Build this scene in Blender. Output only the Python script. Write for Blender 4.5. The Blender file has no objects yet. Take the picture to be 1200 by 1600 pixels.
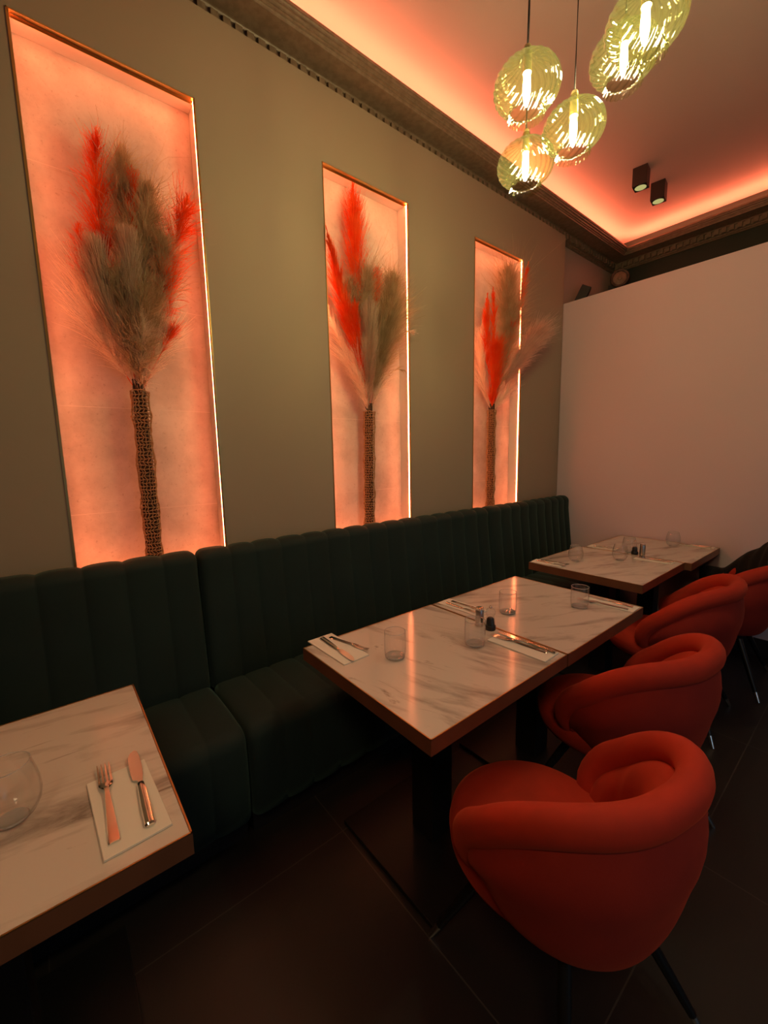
import bpy, bmesh, math, random
import numpy as np
from mathutils import Vector, Matrix
random.seed(7)
rng = np.random.default_rng(7)
SC = bpy.context.scene
COL = SC.collection
PI = math.pi

# ------------------------------------------------------------------ camera
cam_d = bpy.data.cameras.new('camera'); cam = bpy.data.objects.new('camera', cam_d); COL.objects.link(cam)
SC.camera = cam
cam_d.sensor_fit = 'HORIZONTAL'; cam_d.sensor_width = 36.0; cam_d.lens = 647.015 * 36.0 / 1200.0
cam_d.clip_start = 0.02
CAM = Vector((2.0578, 0.0, 1.4732))
yaw, pitch, roll = 0.89115, -0.13570, -0.01980
_f = Vector((-math.sin(yaw) * math.cos(pitch), math.cos(yaw) * math.cos(pitch), math.sin(pitch)))
_r = Vector((math.cos(yaw), math.sin(yaw), 0)); _u = _r.cross(_f)
_r2 = _r * math.cos(roll) + _u * math.sin(roll); _u2 = -_r * math.sin(roll) + _u * math.cos(roll)
cam.matrix_world = Matrix(((_r2.x, _u2.x, -_f.x, CAM.x), (_r2.y, _u2.y, -_f.y, CAM.y), (_r2.z, _u2.z, -_f.z, CAM.z), (0, 0, 0, 1)))

# ------------------------------------------------------------------ world, exposure, large lights
W = bpy.data.worlds.new('world'); SC.world = W; W.use_nodes = True
W.node_tree.nodes['Background'].inputs[0].default_value = (0.9, 0.5, 0.42, 1)
W.node_tree.nodes['Background'].inputs[1].default_value = 0.012
SC.view_settings.view_transform = 'Standard'; SC.view_settings.look = 'None'
SC.view_settings.exposure = 0.30; SC.view_settings.gamma = 1.0; SC.view_settings.use_curve_mapping = False
SC.cycles.max_bounces = 8; SC.cycles.transparent_max_bounces = 40; SC.cycles.sample_clamp_indirect = 4.0
SC.cycles.caustics_reflective = False; SC.cycles.caustics_refractive = True

PINK = (1.0, 0.235, 0.088)
def area(name, loc, target, size, power, color, sy=None):
    d = bpy.data.lights.new(name, 'AREA'); d.energy = power; d.color = color; d.size = size
    if sy: d.shape = 'RECTANGLE'; d.size_y = sy
    o = bpy.data.objects.new(name, d); COL.objects.link(o); o.location = loc
    o.rotation_euler = (Vector(target) - Vector(loc)).to_track_quat('-Z', 'Y').to_euler()
    return o
# added unseen warm fill behind the camera, and the cool shopfront on the right
a_ = area('fill_behind', (2.9, -.9, 3.5), (1.2, .5, 0.7), .8, 6.0, (1.0, 0.66, 0.36)); a_.data.spread = math.radians(95)
area('shopfront_daylight', (4.2, 1.2, 1.5), (1.5, 2.6, 0.3), 1.2, 5, (0.5, 0.75, 1.0), 1.8)
BULB_E = 440.0      # pendant bulbs
NICHE_E = 33.0      # strips round the niches
COVE_E = 62.0       # strip behind the cornice

# ------------------------------------------------------------------ materials
def mat(name, color, rough=0.6, metal=0.0, sheen=0.0, spec=0.5, bump=None, emit=None, estr=0, tint=None, coat=0, sheen_tint=None, sheen_rough=.4):
    m = bpy.data.materials.new(name); m.use_nodes = True; nt = m.node_tree; b = nt.nodes['Principled BSDF']
    b.inputs['Base Color'].default_value = (*color, 1); b.inputs['Roughness'].default_value = rough
    b.inputs['Metallic'].default_value = metal; b.inputs['Specular IOR Level'].default_value = spec
    if sheen:
        b.inputs['Sheen Weight'].default_value = sheen; b.inputs['Sheen Roughness'].default_value = sheen_rough
        b.inputs['Sheen Tint'].default_value = (*(sheen_tint or (1, 1, 1)), 1)
    if coat: b.inputs['Coat Weight'].default_value = coat
    if emit: b.inputs['Emission Color'].default_value = (*emit, 1); b.inputs['Emission Strength'].default_value = estr
    if tint:    # (scale, second colour, lo, hi) mottling of the thing itself
        sc, c2, lo, hi = tint
        tc = nt.nodes.new('ShaderNodeTexCoord'); n = nt.nodes.new('ShaderNodeTexNoise'); n.inputs['Scale'].default_value = sc; n.inputs['Detail'].default_value = 5
        nt.links.new(tc.outputs['Object'], n.inputs['Vector'])
        r = nt.nodes.new('ShaderNodeValToRGB'); r.color_ramp.elements[0].position = lo; r.color_ramp.elements[1].position = hi
        r.color_ramp.elements[0].color = (*color, 1); r.color_ramp.elements[1].color = (*c2, 1)
        nt.links.new(n.outputs[0], r.inputs[0]); nt.links.new(r.outputs[0], b.inputs['Base Color'])
    if bump:    # (scale, strength, distance)
        tc = nt.nodes.new('ShaderNodeTexCoord'); n = nt.nodes.new('ShaderNodeTexNoise'); n.inputs['Scale'].default_value = bump[0]; n.inputs['Detail'].default_value = 4
        nt.links.new(tc.outputs['Object'], n.inputs['Vector'])
        bp = nt.nodes.new('ShaderNodeBump'); bp.inputs['Strength'].default_value = bump[1]; bp.inputs['Distance'].default_value = bump[2]
        nt.links.new(n.outputs[0], bp.inputs['Height']); nt.links.new(bp.outputs[0], b.inputs['Normal'])
    return m

def marble(name, rot, seed):
    m = bpy.data.materials.new(name); m.use_nodes = True; nt = m.node_tree; b = nt.nodes['Principled BSDF']; N = nt.nodes.new; L = nt.links.new
    tc = N('ShaderNodeTexCoord'); rt = N('ShaderNodeVectorRotate'); rt.rotation_type = 'Z_AXIS'; rt.inputs['Angle'].default_value = -rot; L(tc.outputs['Object'], rt.inputs['Vector'])
    mp = N('ShaderNodeMapping'); L(rt.outputs[0], mp.inputs[0]); mp.inputs['Location'].default_value = (seed, seed * .7, 0); mp.inputs['Scale'].default_value = (1.2, 5.0, 1.0)
    n1 = N('ShaderNodeTexNoise'); n1.inputs['Scale'].default_value = 2.2; n1.inputs['Detail'].default_value = 7; n1.inputs['Roughness'].default_value = .6; n1.inputs['Distortion'].default_value = .5
    L(mp.outputs[0], n1.inputs['Vector'])
    r1 = N('ShaderNodeValToRGB'); e = r1.color_ramp.elements
    e[0].position = .50; e[0].color = (0.66, 0.60, 0.54, 1); e[1].position = .74; e[1].color = (0.20, 0.165, 0.14, 1)
    k = r1.color_ramp.elements.new(.60); k.color = (0.50, 0.44, 0.39, 1)
    L(n1.outputs[0], r1.inputs[0])
    mp2 = N('ShaderNodeMapping'); mp2.inputs['Scale'].default_value = (3.2, 13.0, 1.0); mp2.inputs['Location'].default_value = (seed * 2.1, seed, 0)
    L(rt.outputs[0], mp2.inputs[0])
    n2 = N('ShaderNodeTexNoise'); n2.inputs['Scale'].default_value = 1.6; n2.inputs['Detail'].default_value = 8; n2.inputs['Roughness'].default_value = .62; n2.inputs['Distortion'].default_value = 1.1
    L(mp2.outputs[0], n2.inputs['Vector'])
    r2 = N('ShaderNodeValToRGB'); r2.color_ramp.elements[0].position = .64; r2.color_ramp.elements[0].color = (1, 1, 1, 1)
    r2.color_ramp.elements[1].position = .74; r2.color_ramp.elements[1].color = (0.42, 0.36, 0.32, 1)
    L(n2.outputs[0], r2.inputs[0])
    mx = N('ShaderNodeMix'); mx.data_type = 'RGBA'; mx.blend_type = 'MULTIPLY'; mx.inputs[0].default_value = 1.0
    L(r1.outputs[0], mx.inputs[6]); L(r2.outputs[0], mx.inputs[7]); L(mx.outputs[2], b.inputs['Base Color'])
    b.inputs['Roughness'].default_value = .13; b.inputs['Specular IOR Level'].default_value = .6
    n3 = N('ShaderNodeTexNoise'); n3.inputs['Scale'].default_value = 160; L(tc.outputs['Object'], n3.inputs['Vector'])
    bp = N('ShaderNodeBump'); bp.inputs['Strength'].default_value = .05; bp.inputs['Distance'].default_value = .0008
    L(n3.outputs[0], bp.inputs['Height']); L(bp.outputs[0], b.inputs['Normal'])
    return m

def stone(name):
    m = bpy.data.materials.new(name); m.use_nodes = True; nt = m.node_tree; b = nt.nodes['Principled BSDF']; N = nt.nodes.new; L = nt.links.new
    tc = N('ShaderNodeTexCoord')
    n1 = N('ShaderNodeTexNoise'); n1.inputs['Scale'].default_value = 3.2; n1.inputs['Detail'].default_value = 9; n1.inputs['Roughness'].default_value = .65
    L(tc.outputs['Object'], n1.inputs['Vector'])
    r1 = N('ShaderNodeValToRGB'); r1.color_ramp.elements[0].position = .35; r1.color_ramp.elements[0].color = (0.43, 0.365, 0.32, 1)
    r1.color_ramp.elements[1].position = .62; r1.color_ramp.elements[1].color = (0.66, 0.59, 0.53, 1); L(n1.outputs[0], r1.inputs[0])
    n2 = N('ShaderNodeTexNoise'); n2.inputs['Scale'].default_value = 60; n2.inputs['Detail'].default_value = 6; n2.inputs['Roughness'].default_value = .7
    L(tc.outputs['Object'], n2.inputs['Vector'])
    r2 = N('ShaderNodeValToRGB'); r2.color_ramp.elements[0].position = .28; r2.color_ramp.elements[0].color = (.68, .62, .58, 1); r2.color_ramp.elements[1].position = .42; r2.color_ramp.elements[1].color = (1, 1, 1, 1)
    L(n2.outputs[0], r2.inputs[0])
    mx = N('ShaderNodeMix'); mx.data_type = 'RGBA'; mx.blend_type = 'MULTIPLY'; mx.inputs[0].default_value = 1.0
    L(r1.outputs[0], mx.inputs[6]); L(r2.outputs[0], mx.inputs[7])
    # horizontal slab joints every 0.45 m
    sp = N('ShaderNodeSeparateXYZ'); L(tc.outputs['Object'], sp.inputs[0])
    a = N('ShaderNodeMath'); a.operation = 'ADD'; a.inputs[1].default_value = .10; L(sp.outputs[2], a.inputs[0])
    d = N('ShaderNodeMath'); d.operation = 'PINGPONG'; d.inputs[1].default_value = .225; L(a.outputs[0], d.inputs[0])
    lt = N('ShaderNodeMath'); lt.operation = 'LESS_THAN'; lt.inputs[1].default_value = .0011; L(d.outputs[0], lt.inputs[0])
    mx2 = N('ShaderNodeMix'); mx2.data_type = 'RGBA'; mx2.inputs[7].default_value = (.68, .61, .55, 1)
    L(lt.outputs[0], mx2.inputs[0]); L(mx.outputs[2], mx2.inputs[6]); L(mx2.outputs[2], b.inputs['Base Color'])
    b.inputs['Roughness'].default_value = .7
    bp = N('ShaderNodeBump'); bp.inputs['Strength'].default_value = .4; bp.inputs['Distance'].default_value = .002
    L(n2.outputs[0], bp.inputs['Height']); L(bp.outputs[0], b.inputs['Normal'])
    return m

def floor_mat():
    m = mat('floor_tile', (0.024, 0.02, 0.018), .42, bump=(90, .12, .001)); nt = m.node_tree; b = nt.nodes['Principled BSDF']; N = nt.nodes.new; L = nt.links.new
    tc = N('ShaderNodeTexCoord'); br = N('ShaderNodeTexBrick'); mp = N('ShaderNodeMapping'); mp.inputs['Location'].default_value = (.105, .14, 0)
    L(tc.outputs['Object'], mp.inputs[0]); L(mp.outputs[0], br.inputs['Vector'])
    br.inputs['Color1'].default_value = (.018, .015, .014, 1); br.inputs['Color2'].default_value = (.015, .013, .0125, 1); br.inputs['Mortar'].default_value = (.055, .047, .04, 1)
    br.inputs['Scale'].default_value = 1; br.inputs['Mortar Size'].default_value = .0022; br.inputs['Brick Width'].default_value = .91; br.inputs['Row Height'].default_value = .91; br.offset = 0
    L(br.outputs['Color'], b.inputs['Base Color'])
    return m

def thin_glass(name, tint, gloss=1.0, ior=1.5, rough=.02, body=None, lo=.035):
    m = bpy.data.materials.new(name); m.use_nodes = True; nt = m.node_tree; N = nt.nodes.new; L = nt.links.new
    nt.nodes.remove(nt.nodes['Principled BSDF']); out = nt.nodes['Material Output']
    t = N('ShaderNodeBsdfTransparent'); t.inputs[0].default_value = (*tint, 1)
    g = N('ShaderNodeBsdfGlossy'); g.inputs[0].default_value = (gloss, gloss, gloss, 1); g.inputs[1].default_value = rough
    lw = N('ShaderNodeLayerWeight'); lw.inputs[0].default_value = .5
    pw = N('ShaderNodeMath'); pw.operation = 'POWER'; pw.inputs[1].default_value = ior; L(lw.outputs['Facing'], pw.inputs[0])
    fr = N('ShaderNodeMapRange'); fr.inputs[3].default_value = lo; fr.inputs[4].default_value = .85; L(pw.outputs[0], fr.inputs[0])
    tr_ = N('ShaderNodeValToRGB'); tr_.color_ramp.elements[0].position = .15; tr_.color_ramp.elements[1].position = .95
    tr_.color_ramp.elements[0].color = (*tint, 1); tr_.color_ramp.elements[1].color = (tint[0] * .35, tint[1] * .38, tint[2] * .22, 1)
    L(lw.outputs['Facing'], tr_.inputs[0]); L(tr_.outputs[0], t.inputs[0])
    mx = N('ShaderNodeMixShader'); L(fr.outputs[0], mx.inputs[0]); L(t.outputs[0], mx.inputs[1]); L(g.outputs[0], mx.inputs[2])
    last = mx
    if body:   # light scattered inside tinted glass
        tr = N('ShaderNodeBsdfTranslucent'); tr.inputs[0].default_value = (*body, 1)
        m2 = N('ShaderNodeMixShader'); m2.inputs[0].default_value = .011; L(mx.outputs[0], m2.inputs[1]); L(tr.outputs[0], m2.inputs[2]); last = m2
    L(last.outputs[0], out.inputs[0])
    return m

def emitter(name, col, s):
    m = bpy.data.materials.new(name); m.use_nodes = True; nt = m.node_tree; nt.nodes.remove(nt.nodes['Principled BSDF'])
    e = nt.nodes.new('ShaderNodeEmission'); e.inputs[0].default_value = (*col, 1); e.inputs[1].default_value = s
    nt.links.new(e.outputs[0], nt.nodes['Material Output'].inputs[0]); return m

def fibre(name, col, col2):
    m = bpy.data.materials.new(name); m.use_nodes = True; nt = m.node_tree; N = nt.nodes.new; L = nt.links.new
    nt.nodes.remove(nt.nodes['Principled BSDF']); out = nt.nodes['Material Output']
    tc = N('ShaderNodeTexCoord'); n = N('ShaderNodeTexNoise'); n.inputs['Scale'].default_value = 14; L(tc.outputs['Object'], n.inputs['Vector'])
    r = N('ShaderNodeValToRGB'); r.color_ramp.elements[0].position = .38; r.color_ramp.elements[1].position = .62
    r.color_ramp.elements[0].color = (*col, 1); r.color_ramp.elements[1].color = (*col2, 1); L(n.outputs[0], r.inputs[0])
    d = N('ShaderNodeBsdfDiffuse'); t = N('ShaderNodeBsdfTranslucent'); L(r.outputs[0], d.inputs[0]); L(r.outputs[0], t.inputs[0])
    mx = N('ShaderNodeMixShader'); mx.inputs[0].default_value = .45; L(d.outputs[0], mx.inputs[1]); L(t.outputs[0], mx.inputs[2]); L(mx.outputs[0], out.inputs[0])
    return m

M = {}
M['wall'] = mat('wall_paint', (0.37, 0.285, 0.205), .75, bump=(220, .08, .001))
M['partition'] = mat('partition_paint', (0.70, 0.555, 0.60), .7, bump=(200, .12, .001))
M['ceiling'] = mat('ceiling_paint', (0.52, 0.45, 0.43), .85, bump=(200, .1, .001))
M['far_green'] = mat('far_wall_green_paint', (0.02, 0.035, 0.026), .7)
M['old_wall'] = mat('old_wall_paint', (0.40, 0.35, 0.30), .75)
M['cornice'] = mat('cornice_bronze', (0.27, 0.185, 0.125), .45, tint=(30, (0.21, 0.14, 0.09), .4, .6))
M['dark'] = mat('dark_room_wall', (0.12, 0.08, 0.06), .8)
M['stone'] = stone('niche_limestone')
M['reveal'] = mat('reveal_paint', (.8, .74, .68), .6)
M['gold'] = mat('brass_trim', (0.75, 0.48, 0.18), .28, 1.0)
M['skirting'] = mat('skirting_dark', (0.02, 0.018, 0.018), .5)
M['floor'] = floor_mat()
M['led_niche'] = emitter('led_niche', (1.0, .20, .070), NICHE_E)
M['led_cove'] = emitter('led_cove', (1.0, .18, .080), COVE_E)
M['velvet_green'] = mat('green_velvet', (0.0040, 0.0155, 0.0135), .85, sheen=.16, sheen_tint=(.4, .9, .7), tint=(5, (0.0055, 0.020, 0.0175), .35, .65), bump=(350, .25, .0008))
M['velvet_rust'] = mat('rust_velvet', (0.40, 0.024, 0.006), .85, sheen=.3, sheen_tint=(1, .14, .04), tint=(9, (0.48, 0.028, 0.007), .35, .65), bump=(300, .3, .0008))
M['velvet_rust_dark'] = mat('rust_velvet_darker', (0.28, 0.014, 0.005), .88, sheen=.2, sheen_tint=(1, .14, .04), tint=(7, (0.34, 0.019, 0.006), .35, .65), bump=(300, .3, .0008))  # darker tone of the rust velvet, for the outer shell
M['black_metal'] = mat('black_metal', (0.012, 0.012, 0.013), .4, .3)
M['black_plastic'] = mat('black_plastic', (0.014, 0.013, 0.013), .45)
M['tip'] = mat('chrome_tip', (0.75, 0.74, 0.70), .22, 1.0)
M['steel'] = mat('steel', (0.86, 0.80, 0.74), .11, 1.0)
M['brushed'] = mat('brushed_steel', (0.55, 0.52, 0.5), .3, 1.0)
M['edge'] = mat('table_edge_copper_brown', (0.23, 0.095, 0.045), .42, .25, tint=(6, (0.19, 0.08, 0.038), .4, .6))
M['brass_line'] = mat('brass_line', (0.62, 0.38, 0.16), .35, 1.0)
M['napkin'] = mat('napkin_paper', (0.80, 0.76, 0.68), .9, bump=(300, .2, .0005))
M['glass'] = mat('clear_glass', (1, 1, 1), .0); M['glass'].node_tree.nodes['Principled BSDF'].inputs['Transmission Weight'].default_value = 1; M['glass'].node_tree.nodes['Principled BSDF'].inputs['IOR'].default_value = 1.45
M['pend'] = thin_glass('olive_glass', (.84, .85, .64), 1.0, 2.6, .05, body=(.75, .85, .30))
def tumbler_glass():
    a = thin_glass('clear_glass', (.985, .985, .985), 1.0, 5.0, .0, None, .02); nt = a.node_tree; out = nt.nodes['Material Output']; src = out.inputs[0].links[0].from_socket
    g = nt.nodes.new('ShaderNodeBsdfGlass'); g.inputs['IOR'].default_value = 1.45; g.inputs['Roughness'].default_value = 0
    m = nt.nodes.new('ShaderNodeMixShader'); m.inputs[0].default_value = .05; nt.links.new(src, m.inputs[1]); nt.links.new(g.outputs[0], m.inputs[2]); nt.links.new(m.outputs[0], out.inputs[0])
    for n in nt.nodes:
        if n.type == 'VALTORGB': n.color_ramp.elements[1].color = (.62, .62, .62, 1); n.color_ramp.elements[0].position = .6; n.color_ramp.elements[1].position = .98
    return a
M['glass'] = tumbler_glass()
M['glass_rim'] = mat('glass_edge', (1, 1, 1), .06, spec=.8); M['glass_rim'].node_tree.nodes['Principled BSDF'].inputs['Transmission Weight'].default_value = .72
M['bulb'] = emitter('bulb_glow', (1.0, .77, .46), BULB_E)
M['bulb_dim'] = mat('bulb_base', (0.6, .5, .25), .3, .8)
M['spot_lens'] = emitter('spot_lens_glow', (0.62, .55, .20), .62)
M['spot'] = mat('spot_housing', (0.028, 0.018, 0.016), .5)
M['cord'] = mat('cord_black', (0.012, 0.01, 0.01), .6)
M['cloth_black'] = mat('coat_black', (0.006, 0.005, 0.006), .95, sheen=.03, bump=(120, .4, .002))
M['disc'] = mat('grey_brown_disc', (0.14, 0.10, 0.075), .6, tint=(30, (0.08, 0.055, 0.04), .4, .6))
M['red'] = fibre('plume_red', (0.92, 0.11, 0.018), (0.95, 0.19, 0.04))
M['coral'] = fibre('plume_coral', (0.96, 0.78, 0.64), (0.98, 0.88, 0.76))
M['beige'] = fibre('plume_beige', (0.52, 0.40, 0.24), (0.68, 0.54, 0.36))
M['grey'] = fibre('plume_grey', (0.66, 0.50, 0.38), (0.74, 0.58, 0.45))
M['pinkp'] = fibre('plume_pale_pink', (0.78, 0.52, 0.43), (0.86, 0.62, 0.52))
M['jute'] = mat('jute_net', (0.42, 0.26, 0.13), .9)
M['stems'] = mat('dry_stems', (0.10, 0.05, 0.03), .9, tint=(60, (0.04, 0.02, 0.012), .4, .6))
MARB = [marble('white_marble_%s' % n, math.radians(a), sd) for n, a, sd in (('a', 82, 3.1), ('b', 14, 1.3), ('c', 62, 8.2), ('d', 68, 12.4), ('e', 72, 17.7))]

# ------------------------------------------------------------------ helpers
def link(name, me, m, parent=None, smooth=False):
    o = bpy.data.objects.new(name, me); COL.objects.link(o)
    if m: me.materials.append(m)
    if parent: o.parent = parent
    if smooth: me.polygons.foreach_set('use_smooth', [True] * len(me.polygons))
    me.update(); return o
def from_bm(name, bm, m, parent=None, smooth=False, sharp=None):
    bmesh.ops.recalc_face_normals(bm, faces=bm.faces)
    me = bpy.data.meshes.new(name); bm.to_mesh(me); bm.free()
    o = link(name, me, m, parent, smooth)
    if sharp: me.set_sharp_from_angle(angle=sharp)
    return o
def from_vf(name, v, f, m, parent=None, smooth=False, sharp=None):
    me = bpy.data.meshes.new(name); me.from_pydata([tuple(map(float, p)) for p in v], [], f)
    bm = bmesh.new(); bm.from_mesh(me); bmesh.ops.remove_doubles(bm, verts=bm.verts, dist=1e-6); bmesh.ops.recalc_face_normals(bm, faces=bm.faces); bm.to_mesh(me); bm.free()
    o = link(name, me, m, parent, smooth)
    if sharp: me.set_sharp_from_angle(angle=sharp)
    return o
def thing(name, label, cat, loc=(0, 0, 0), rz=0, group=None):
    o = bpy.data.objects.new(name, None); COL.objects.link(o); o.location = loc; o.rotation_euler = (0, 0, rz)
    o.empty_display_size = .05; tag(o, label, cat, group); return o
def tag(o, label=None, cat=None, group=None, kind=None):
    if label: o['label'] = label
    if cat: o['category'] = cat
    if group: o['group'] = group
    if kind: o['kind'] = kind
    return o
def struct(o): o['kind'] = 'structure'; return o
def copy_tree(o, parent=None):
    c = o.copy(); COL.objects.link(c); c.parent = parent
    for ch in o.children: copy_tree(ch, c)
    return c
def add_box(bm, x0, x1, y0, y1, z0, z1, bev=0):
    g = bmesh.ops.create_cube(bm, size=1)
    for v in g['verts']: v.co = Vector(((x0 + x1) / 2 + v.co.x * (x1 - x0), (y0 + y1) / 2 + v.co.y * (y1 - y0), (z0 + z1) / 2 + v.co.z * (z1 - z0)))
    if bev:
        es = list({e for v in g['verts'] for e in v.link_edges}); bmesh.ops.bevel(bm, geom=es, offset=bev, segments=3, affect='EDGES', profile=.5)
def box(name, x0, x1, y0, y1, z0, z1, m, parent=None, bev=0):
    bm = bmesh.new(); add_box(bm, x0, x1, y0, y1, z0, z1, bev); return from_bm(name, bm, m, parent)
def grid_faces(nu, nv, cu=False, cv=False):
    f = []
    for i in range(nu if cu else nu - 1):
        for j in range(nv if cv else nv - 1):
            a = i * nv + j; b = ((i + 1) % nu) * nv + j; c = ((i + 1) % nu) * nv + (j + 1) % nv; d = i * nv + (j + 1) % nv
            f.append((a, b, c, d))
    return f
def lathe_vf(prof, n=32, rfun=None):
    v = []
    for i in range(n):
        a = 2 * PI * i / n
        for j, (r, z) in enumerate(prof):
            rr = rfun(r, z, a, j) if rfun else r
            v.append((rr * math.cos(a), rr * math.sin(a), z))
    return v, grid_faces(n, len(prof), cu=True)
def lathe(name, prof, m, parent=None, n=32, rfun=None, sharp=math.radians(40)):
    v, f = lathe_vf(prof, n, rfun); return from_vf(name, v, f, m, parent, True, sharp)
def tube_vf(pts, rads, n=8, up=Vector((0, 0, 1)), cap=True, asp=None):
    v = []; P = [Vector(p) for p in pts]; k = len(P)
    for i in range(k):
        t = (P[min(i + 1, k - 1)] - P[max(i - 1, 0)]).normalized()
        a = t.cross(up)
        if a.length < 1e-4: a = t.cross(Vector((1, 0, 0)))
        a.normalize(); b = a.cross(t).normalized()
        ra = rads[i] if hasattr(rads, '__len__') else rads
        rb = ra if asp is None else ra * asp
        for j in range(n):
            w = 2 * PI * j / n; v.append(P[i] + a * math.cos(w) * ra + b * math.sin(w) * rb)
    f = grid_faces(k, n, cv=True)
    if cap: f += [tuple(range(n)), tuple((k - 1) * n + j for j in range(n))]
    return v, f
def tube(name, pts, rads, m, parent=None, n=8, **kw):
    v, f = tube_vf(pts, rads, n, **kw); return from_vf(name, v, f, m, parent, True, math.radians(50))

# ------------------------------------------------------------------ the room
struct(box('floor', -.3, 4.8, -2.8, 5.2, -.05, 0, M['floor']))
struct(box('ceiling', -.3, 4.8, -2.8, 5.2, 3.66, 3.72, M['ceiling']))
NY = [(0.049, 0.658), (1.289, 1.903), (2.547, 3.163)]; ZT = 3.013; ZB = .95; YE = 3.815; DEP = .135
bm = bmesh.new()   # lining wall with three niches: piers, band above, band below
ys = [-2.8] + [y for p in NY for y in p] + [YE]
for i in range(0, len(ys), 2): add_box(bm, -DEP, 0, ys[i], ys[i + 1], ZB, ZT)
add_box(bm, -DEP, 0, -2.8, YE, ZT, 3.385); add_box(bm, -DEP, 0, -2.8, YE, 0, ZB)
bmesh.ops.remove_doubles(bm, verts=bm.verts, dist=1e-5)
struct(from_bm('wall_left', bm, M['wall']))
struct(box('wall_left_behind', -.2, -.1, 3.8151, 5.02, 0, 3.66, M['old_wall']))
struct(box('wall_far', -.2, 4.8, 5.02, 5.2, 0, 3.66, M['far_green']))
struct(box('wall_partition', .0005, 4.8, 3.82, 3.92, 0, 2.811, M['partition']))
struct(box('wall_right', 4.7, 4.8, -2.8, 5.02, 0, 3.66, M['dark']))
struct(box('wall_rear', -.2, 4.7, -2.9, -2.8, 0, 3.66, M['dark']))
struct(box('baseboard_partition', .7, 4.7, 3.806, 3.8195, 0.0, .13, M['skirting'], bev=.003))
for i, (a, b) in enumerate(NY):   # stone slabs, brass trims and light strips of each niche
    struct(box('wall_niche_panel_%d' % (i + 1), -.134, -.100, a + .0005, b - .0005, ZB, ZT - .0005, M['stone']))
    bm = bmesh.new(); q = .0005
    add_box(bm, -.0995, -.0182, a + q * .2, a + q, ZB, ZT - q); add_box(bm, -.0995, -.0182, b - q, b - q * .2, ZB, ZT - q); add_box(bm, -.0995, -.033, a + q, b - q, ZT - q, ZT - q * .2)
    struct(from_bm('wall_niche_reveal_%d' % (i + 1), bm, M['reveal']))
    bm = bmesh.new(); t = .007; p = .004
    add_box(bm, -.012, p, a, a + t * .6, ZB, ZT); add_box(bm, -.012, p, b - t * .6, b, ZB, ZT); add_box(bm, -.012, p, a, b, ZT - t * .6, ZT)
    struct(from_bm('trim_%d' % (i + 1), bm, M['gold']))
    s = thing('led_strip', ['glowing coral light strip lining the large nearest niche', 'glowing coral light strip lining the middle niche', 'glowing coral light strip lining the farthest niche, its right line showing'][i], 'light strip', (0, a, ZB), 0, 'light strips in the niches')
    h = ZT - ZB; W_ = b - a; bm = bmesh.new()
    add_box(bm, -.016, -.007, .0045, .0065, 0.02, h - .006); add_box(bm, -.016, -.007, W_ - .0065, W_ - .0045, 0.02, h - .006)
    add_box(bm, -.030, -.020, .008, W_ - .008, h - .006, h - .004); add_box(bm, -.016, -.007, .008, W_ - .008, .004, .006)
    from_bm('diffuser', bm, M['led_niche'], s)
    bm = bmesh.new()
    add_box(bm, -.018, -.005, .0005, .0045, 0.02, h - .002); add_box(bm, -.018, -.005, W_ - .0045, W_ - .0005, 0.02, h - .002)
    add_box(bm, -.032, -.018, .001, W_ - .001, h - .004, h - .001); add_box(bm, -.020, -.018, .001, W_ - .001, h - .014, h - .004)
    add_box(bm, -.005, -.0035, .0005, .0085, .02, h - .002); add_box(bm, -.005, -.0035, W_ - .0072, W_ - .0005, .02, h - .002)
    from_bm('channel', bm, M['gold'], s)

# cornice: profile (distance from wall, z) swept along both walls
XO = -.1; YO = 5.02
prof = [(0, 3.385), (.012, 3.385), (.018, 3.392), (.03, 3.397), (.03, 3.405), (.045, 3.405), (.045, 3.447), (.055, 3.449), (.060, 3.456), (.066, 3.458), (.192, 3.458), (.194, 3.464), (.199, 3.468),
        (.203, 3.467), (.204, 3.474), (.209, 3.477), (.214, 3.476), (.216, 3.483), (.222, 3.487), (.229, 3.487), (.231, 3.493), (.236, 3.497), (.240, 3.497), (.240, 3.512), (.225, 3.512), (.20, 3.50), (0, 3.50)]
v = []; n = len(prof)
for (d, z) in prof: v.append((XO + d, -2.79, z))
for (d, z) in prof: v.append((XO + d, YO - d, z))
bm = bmesh.new()
def cornice(name, a, b, dent):
    v = a + b; f = grid_faces(2, len(prof), cv=True) + [tuple(range(n)), tuple(n + j for j in range(n))]
    bm = bmesh.new(); vs = [bm.verts.new(p) for p in v]
    for q in f:
        bm.faces.new([vs[k] for k in q])
    for (x0, x1, y0, y1) in dent: add_box(bm, x0, x1, y0, y1, 3.407, 3.446)
    return struct(from_bm(name, bm, M['cornice']))
dl = []; y = -2.7
while y < YO - .09: dl.append((XO + .04, XO + .064, y, y + .034)); y += .055
cornice('trim_4', [(XO + d, -2.79, z) for d, z in prof], [(XO + d, YO - d, z) for d, z in prof], dl)
dl = []; x = XO + .08
while x < 4.6: dl.append((x, x + .034, YO - .064, YO - .04)); x += .055
cornice('trim_5', [(4.69, YO - d, z) for d, z in prof], [(XO + d, YO - d, z) for d, z in prof], dl)
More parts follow.
